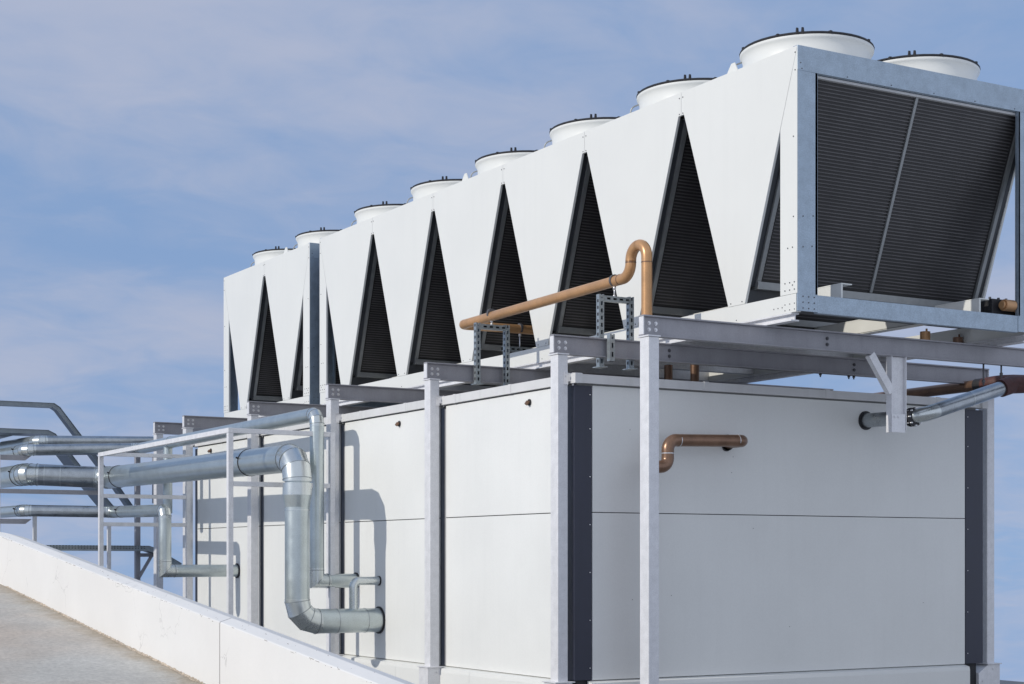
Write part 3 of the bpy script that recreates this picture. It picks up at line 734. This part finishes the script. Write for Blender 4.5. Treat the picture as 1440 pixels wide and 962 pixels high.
# second pipe of the upper left pair
q1 = Vector(onu(52, 621, 9.6)); q2 = Vector(onu(215, 622, 9.6))
pipe('insulated_pipe', 'upper left galvanised pipe running just behind and above its twin', 'pipe', [q1+Vector((1.2,-.1,0)), q1, q2], .072, ['clad','darkclad'], .1, bend=[.1], elbow='cladb', seg=3, gore=True)
# fasteners on the pipes
for c, lab in (((ul, vl+.35, zlb), 'a'), ((us2, v2+.12, zl2), 'b')): pass

# ------------------------------------------------------------------ white pipe rack
uBk = 3.67; vF = -1.1; zr = 1.165
uAk = 7.55
rack = thing('pipe_rack', 'white square-tube rack framing the galvanised pipes in front of the long wall', 'pipe rack', ((uAk+uBk)/2, vF, ZR))
S = .048
zA = onv(140, 637, vF)[2]; zBk = onv(322, 602, vF)[2]
for uu, zt_ in ((uBk, zBk), (uAk, zA)):
    MB().box(uu-S, uu+.0, vF-S/2, vF+S/2, ZR, zt_-.045).build('post', 'post', rack, bevel=.003)
    MB().box(uu-S, uu+.0, -.145, -.145+S, ZR, zt_-.0).build('post', 'post', rack, bevel=.003)
MB().bar((uBk-S, vF, zBk-.022), (uAk, vF, zA-.022), S*1.02, .044).build('top_rail', 'post', rack, bevel=.003)
for uu, ys, xx in ((uBk, (605, 680), 325), (uAk, (638, 697, 737), 144)):
    for y in ys:
        z = onv(xx, y, vF)[2]
        MB().box(uu-S+.002, uu-.002, vF+S/2+.001, -.146, z-.021, z+.021).build('cross_rail', 'post', rack, bevel=.002)
# saddles under the pipes
for uu, v, r in ((uBk, vb, .108),): pass
# rear rack further left
zz = onu(60, 691, uA+.1)[2]
rack2 = thing('pipe_rack', 'grey rear rack of thin posts and rails under the far left pipes', 'pipe rack', onu(50, 760, uA+.1))
a_ = onu(-60, 691, uA+.1); b_ = onu(141, 691, uA+.1)
MB().box(uA+.07, uA+.12, a_[1], b_[1]-.03, zz-.03, zz+.02).build('cross_rail', 'beam', rack2)
for x, yt in ((-2, 640), (49.5, 725), (154, 738)):
    p = onu(x, yt, uA+.4 if x > 0 else uA+.1); MB().box(p[0], p[0]+.045, p[1]-.02, p[1]+.02, ZR, p[2]).build('post', 'post', rack2)
for y, uu in ((642, pe2[0]+.05), (732, p2[0]+.05)):
    c = onu(0, y, uu); d = onu(44, y, uu)
    MB().prism([(c[1]-.6, c[2]-.035), (c[1]-.6, c[2]+.02), (d[1], c[2]+.02), (d[1]-.07, c[2]-.035)], 'u', uu-.02, uu+.05).build('cross_rail', 'beam', rack2)

# ------------------------------------------------------------------ cable trays far left
def tray(name, label, pts, wd, lip, u, m='tray', perf=False, lipm='lip'):
    """open tray in the v-z plane: base sheet wd wide in u plus two lips"""
    root = thing(name, label, 'cable tray', (u, pts[0][0], pts[0][1]), 'galvanised cable trays')
    P = [Vector((p[0], 0, p[1])) for p in pts]
    def strip(off0, off1, ua, ub, nm, mm):
        b = MB(); outA, outB = [], []
        for i, p in enumerate(P):
            if i == 0: t = (P[1]-P[0]).normalized()
            elif i == len(P)-1: t = (P[-1]-P[-2]).normalized()
            else: t = ((P[i]-P[i-1]).normalized()+(P[i+1]-P[i]).normalized()).normalized()
            nrm = Vector((-t.z, 0, t.x)); 
            if nrm.z < 0: nrm = -nrm
            k = 1.0
            if 0 < i < len(P)-1: k = 1/max(.5, t.dot((P[i+1]-P[i]).normalized()))
            outA.append(p+nrm*off0*k); outB.append(p+nrm*off1*k)
        for i in range(len(P)-1):
            a, c, d, e_ = outA[i], outA[i+1], outB[i+1], outB[i]
            b.hexa([(ua, a.x, a.z), (ua, c.x, c.z), (ua, d.x, d.z), (ua, e_.x, e_.z), (ub, a.x, a.z), (ub, c.x, c.z), (ub, d.x, d.z), (ub, e_.x, e_.z)])
        b.build(nm, mm, root)
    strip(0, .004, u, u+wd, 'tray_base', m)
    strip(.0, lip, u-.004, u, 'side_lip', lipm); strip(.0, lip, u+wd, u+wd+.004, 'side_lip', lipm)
    strip(lip, lip+.004, u-.02, u, 'side_lip', lipm)
    return root
def vz(x, y, u): p = onu(x, y, u); return (p[1], p[2])
uT = 10.3
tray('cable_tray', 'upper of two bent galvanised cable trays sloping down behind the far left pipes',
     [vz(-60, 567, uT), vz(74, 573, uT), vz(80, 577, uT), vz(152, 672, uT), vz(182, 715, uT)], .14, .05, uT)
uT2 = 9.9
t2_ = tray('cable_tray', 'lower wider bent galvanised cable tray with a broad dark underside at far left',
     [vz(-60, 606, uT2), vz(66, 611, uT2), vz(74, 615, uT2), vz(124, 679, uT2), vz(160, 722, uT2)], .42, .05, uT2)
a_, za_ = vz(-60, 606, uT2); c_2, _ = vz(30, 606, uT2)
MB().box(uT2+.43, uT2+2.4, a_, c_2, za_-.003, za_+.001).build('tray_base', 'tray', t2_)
uT3 = 9.7
tp = tray('cable_tray', 'perforated low cable tray running just above the parapet at far left',
     [vz(20, 774, uT3), vz(208, 775, uT3), vz(216, 778, uT3), vz(252, 799, uT3)], .2, .062, uT3, lipm='strut')
b = MB()
a0, z0 = vz(60, 770, uT3); a1, _ = vz(205, 770, uT3); nn = 34
for i in range(nn):
    v = a0+(a1-a0)*(i+.5)/nn
    for dz in (.0, .026): b.box(uT3-.0065, uT3-.0045, v-.008, v+.008, z0-.012+dz+.002, z0-.002+dz+.002)
o = b.build('perforation', 'black', tp); o['kind'] = 'stuff'
ts = thing('tray_support', 'dark steel post with a triangular bracket holding the perforated cable tray', 'bracket', onu(193, 800, uT3+.12))
def up(x, y): p = onu(x, y, uT3+.14); return (p[1], p[2])
va, zta = up(193, 640); MB().box(uT3+.10, uT3+.17, va-.028, va+.028, ZR, zta).build('post', 'beam', ts)
v217, _ = up(217, 700); MB().box(uT3+.10, uT3+.16, v217-.022, v217+.022, up(217, 708)[1], up(217, 640)[1]).build('post', 'beam', ts)
a = up(193, 784); c = up(214, 784); MB().bar((uT3+.12, a[0], a[1]+.03), (uT3+.12, c[0], a[1]+.03), .05, .045).build('bracket_arm', 'beam', ts)
c = up(212, 781); a = up(194, 812); MB().bar((uT3+.10, a[0], a[1]), (uT3+.10, c[0], c[1]), .03, .035).build('brace', 'beam', ts)

# ------------------------------------------------------------------ copper pipe over the roof and its trestles
vc_ = .60; zc = 2.078
pN = Vector(onv(655, 454, vc_)); pu1 = onv(887, 370, vc_)[0]; pu2 = onv(909.5, 370, vc_)[0]; zpk = onv(898, 345, vc_)[2]
sw = pipe('copper_pipe', 'copper coloured pipe with a swan neck bend running above the second and third beams', 'pipe',
     [(2.50, 1.75, onu(740, 463, 2.5)[2]-.0), (2.50, vc_, pN[2]-.01), (pu1, vc_, zc+.01), (pu1, vc_, zpk), (pu2, vc_, zpk), (pu2, vc_, 1.38)], .040, 'copper', .07,
     bend=[.06, .11, .10, .10], n=28, seg=[5, 8, 9, 9])
for c, d in (((pu1, vc_, 2.19), (0,0,1)), ((pu2, vc_, zpk-.14), (0,0,1)), ((pu1+.14, vc_, zc+.008), (1,0,0))):
    c = Vector(c); d = Vector(d); MB().sweep([c-d*.004, c+d*.004], .0415, 28).build('joint_ring', 'brown', sw)
def strut(b, a, c, sz, fdir):
    """perforated strut channel from a to c (C profile) with slots on the face fdir"""
    a, c = Vector(a), Vector(c); d = (c-a); ln = d.length; d.normalize(); f = Vector(fdir).normalized(); s = d.cross(f).normalized()
    th = .003
    def piece(o, t0, t1, wv, wf, l0=0, l1=None):
        l1 = ln if l1 is None else l1
        p0 = a+d*l0+o; p1 = a+d*l1+o
        q = [s*wv/2*i+f*wf/2*j for i, j in ((-1,-1),(1,-1),(1,1),(-1,1))]
        b.hexa([p0+x for x in q]+[p1+x for x in q])
    b.mi = 0
    piece(s*(sz/2-th/2), 0, 1, th, sz); piece(-s*(sz/2-th/2), 0, 1, th, sz)
    w1 = sz*.32
    for sg in (-1, 1): piece(f*(sz/2)+s*sg*(sz/2-w1/2), 0, 1, w1, th)
    n = max(2, int(ln/.05)); 
    for k in range(n):
        l0 = ln*k/n; piece(f*(sz/2), 0, 1, sz*.4, th*.9, l0, l0+ln/n*.45)
    b.mi = 1; piece(-f*(sz/2-.004), 0, 1, sz-.01, .003); b.mi = 0
def clamp(root, c, r, d, zb_):
    c = Vector(c); d = Vector(d)
    o = MB().sweep([c-d*.011, c+d*.011], r*1.13, 28).build('pipe_clamp', 'screw', root)
    MB().sweep([(c.x, c.y, zb_), (c.x, c.y, c.z-r)], .006, 8).sweep([(c.x, c.y, c.z-r-.03), (c.x, c.y, c.z-r)], .012, 8).sweep([(c.x, c.y, zb_+.0), (c.x, c.y, zb_+.014)], .012, 6).build('threaded_rod', 'bolt', o)
def trestle(u, v0, v1, z0, z1, label, pz):
    root = thing('strut_trestle', label, 'pipe support', (u, (v0+v1)/2, z0), 'perforated strut trestles under the copper pipe')
    sz = .042
    for v in (v0, v1):
        b = MB(); strut(b, (u, v, z0), (u, v, z1), sz, (-1, 0, 0)); 
        # slots seen on the sunny flank too
        b.mi = 1; k = z0+.03
        while k < z1-.02: b.box(u-.010, u+.008, v-sz/2-.0012, v-sz/2+.001, k, k+.022); k += .05
        b.mi = 0
        l = b.build('leg', ['strut', 'black'], root)
        MB().box(u-.05, u+.05, v-.035, v+.035, z0-.008, z0-.001).build('foot_plate', 'strut', l)
    b = MB(); strut(b, (u, v0+sz/2+.001, z1-sz/2-.008), (u, v1-sz/2-.001, z1-sz/2-.008), sz, (-1, 0, 0)); b.build('crossbar', ['strut', 'black'], root)
    clamp(root, (u, vc_, pz), .040, (1, 0, 0), z1-.01)
    return root
# trestle on the room's edge, and one clamped behind the second beam
u1_ = 1.965
a1_ = onu(671, 545, u1_); b1_ = onu(712, 540, u1_); t1_ = onu(671, 454, u1_)
trestle(u1_, a1_[1], b1_[1], ZBM-.16, t1_[2], 'galvanised perforated strut trestle holding the lower left end of the copper pipe', zc-.004)
f2 = .10
a2 = onu(844, 414, f2); b2 = onu(886, 417, f2)
trestle(f2, a2[1], b2[1], ZBM-.20, a2[2], 'galvanised perforated strut trestle under the swan neck end of the copper pipe', zc+.012)
p = onu(859, 472, -.03); q_ = onu(859, 508, -.03)
b = MB(); strut(b, (-.03, p[1], q_[2]), (-.03, p[1], p[2]+.01), .042, (-1, 0, 0))
tag(b.build('strut_offcut', ['strut', 'black']), 'short perforated strut piece clamped over the front of the second beam', 'bracket')
# hanger for the inner run
hg = thing('pipe_hanger', 'small hanger and perforated rail holding the copper pipe inside a coil gap', 'pipe support', (2.5, 1.35, 1.83))
pz2 = onu(731, 462, 2.5)
clamp(hg, (2.5, pz2[1], pz2[2]), .040, (0, 1, 0), pz2[2]-.2)
b = MB(); strut(b, (2.5, pz2[1]-.18, pz2[2]-.19), (2.5, pz2[1]+.22, pz2[2]-.19), .04, (-1, 0, 0)); b.build('rail', ['strut', 'black'], hg)

# ------------------------------------------------------------------ copper pipe on the short wall
h0 = onu(1018, 624, BU0); u3 = -.30
R3 = .046
e1 = onu(1047, 620, u3); e2 = onu(939, 619, u3); e3 = onu(939, 656, u3)
p6 = onu(911, 657, u3)
sp = pipe('copper_pipe', 'short brown copper pipe with an S bend leaving the short wall behind the front post', 'pipe',
     [(BU0+.02, e1[1], e1[2]), (u3, e1[1], e1[2]), (u3, e2[1], e2[2]), (u3, e3[1], e3[2]), (u3, p6[1], p6[2]), (u3, p6[1], ZR)], R3, 'brown', .07,
     bend=[.055, .075, .065, .05], n=28, seg=7)
for c, d in (((u3, e2[1]+.10, e2[2]), (0,1,0)), ((u3, e1[1]-.07, e1[2]), (0,1,0)), ((u3, e2[1], (e2[2]+e3[2])/2), (0,0,1))):
    c = Vector(c); d = Vector(d); MB().sweep([c-d*.003, c+d*.003], R3*1.03, 28).build('joint_ring', 'bolt', sp)
wall_ring((BU0, e1[1], e1[2]), 'u', .062)
wall_ring((BU0, h0[1]+.02, h0[2]-.018), 'u', .040)

# ------------------------------------------------------------------ steel pipe at the right with hanger bracket
g0 = onu(1217, 591.5, BU0); g1u = -.70
rgt = .058
g1 = (g1u, g0[1], onv(1284, 586.5, g0[1])[2]); g2 = onu(1420, 542, g1u-.02)
spipe = pipe('steel_pipe', 'bare steel pipe leaving the short wall and rising to a red-brown coupling at right', 'pipe',
     [(BU0+.02, g0[1], g0[2]), g1, g2], rgt, 'darkclad', .1, bend=[.16], elbow='cladb', n=32, seg=8)
for dx in (0, .035):
    MB().sweep([(g1u+.05+dx, g0[1], g1[2]), (g1u+.062+dx, g0[1], g1[2])], .075, 32).build('flange', 'black', spipe)
for k in range(8):
    a = 2*math.pi*k/8; MB().sweep([(g1u+.03, g0[1]+.068*math.cos(a), g1[2]+.068*math.sin(a)), (g1u+.12, g0[1]+.068*math.cos(a), g1[2]+.068*math.sin(a))], .006, 6).build('bolt', 'bolt', spipe)
d = (Vector(g2)-Vector(g1)).normalized(); c = Vector(g1)+d*.55
MB().sweep([c, c+d*.006], rgt*1.03, 32).build('seam', 'cladb', spipe)
wall_ring((BU0, g0[1], g0[2]), 'u', .076)
G2 = Vector(g2)
b = MB().sweep(fillet([G2-d*.10, G2+d*.02, G2+Vector((-.05, .35, .03)), G2+Vector((-.05, .9, .05))], .1, 6), .072, 28)
tag(b.build('pipe_coupling', 'rust', ), 'red-brown taped coupling on the end of the rising steel pipe at the right edge', 'pipe coupling')
k0 = Vector(onv(1378, 541.5, 4.15)); k1 = Vector(onv(1262, 556, 4.15))
bp_ = pipe('copper_pipe', 'dark brown pipe behind the hanger bracket above the plant room roof', 'pipe', [k1+(k1-k0)*1.2, k0], .048, 'brown', .1, n=24)
MB().sweep([k0-Vector((.04,0,0)), k0+Vector((.04,0,0))], .056, 24).build('band', 'black', bp_)
k2 = Vector(onu(1425, 536, k0[0]-.2))
tag(MB().sweep(fillet([k0-Vector((.04,0,0)), k0-Vector((.2,0,-.01)), k2, k2+Vector((0,.6,.02))], .08, 6), .055, 24).build('pipe_coupling', 'rust'), 'red-brown taped bend on the dark brown pipe just left of the larger coupling', 'pipe coupling')
for x, y0, lb in ((1383, 538, 'thin threaded hanger rod left of its twin under the front beam at right'), (1408, 528, 'thin threaded hanger rod right of its twin above the steel pipe coupling')):
    t = onu(x, y0, -1.112); tag(MB().sweep([(-1.112, t[1], t[2]-.02), (-1.112, t[1], ZBM-.141)], .007, 8).sweep([(-1.112, t[1], t[2]), (-1.112, t[1], t[2]+.02)], .013, 6).build('hanger_rod', 'screw'), lb, 'rod')
hb = thing('hanger_bracket', 'pale steel hanger bracket with diagonal brace under the front beam', 'bracket', onu(1260, 505, -1.114))
uH = -1.114; c0 = onu(1250, 608, uH); c1 = onu(1271, 608, uH); wH = c1[1]-c0[1]
zb0 = ZBM-.1425
b = MB().box(uH-.03, uH+.03, c0[1], c0[1]+.008, c0[2], zb0).box(uH-.03, uH+.03, c1[1]-.008, c1[1], c0[2]+.02, zb0).box(uH-.005, uH+.005, c0[1]+.008, c1[1]-.008, c0[2]+.01, zb0)
b.build('hanger_post', 'post', hb, bevel=.002)
b = MB().box(uH-.036, uH-.0305, c0[1]-.004, c1[1]-.02, c0[2], c0[2]+.135); bolts(b, [(uH-.036, c0[1]+.025, c0[2]+.115), (uH-.036, c0[1]+.06, c0[2]+.115)], (-1,0,0), .007, .006); b.build('end_plate', 'post', hb)
d0 = onu(1222, 497, uH); d1 = onu(1251, 552, uH)
b = MB().bar((uH-.003, d0[1], zb0), (uH-.003, d1[1], d1[2]), .045, .05).bar((uH-.028, d0[1]+.0, zb0), (uH-.028, d1[1], d1[2]), .006, .062); b.build('brace', 'post', hb)
# small flat hole in the wall side: threaded ends below the second beam
for x in (1156, 1196, 1203):
    pass
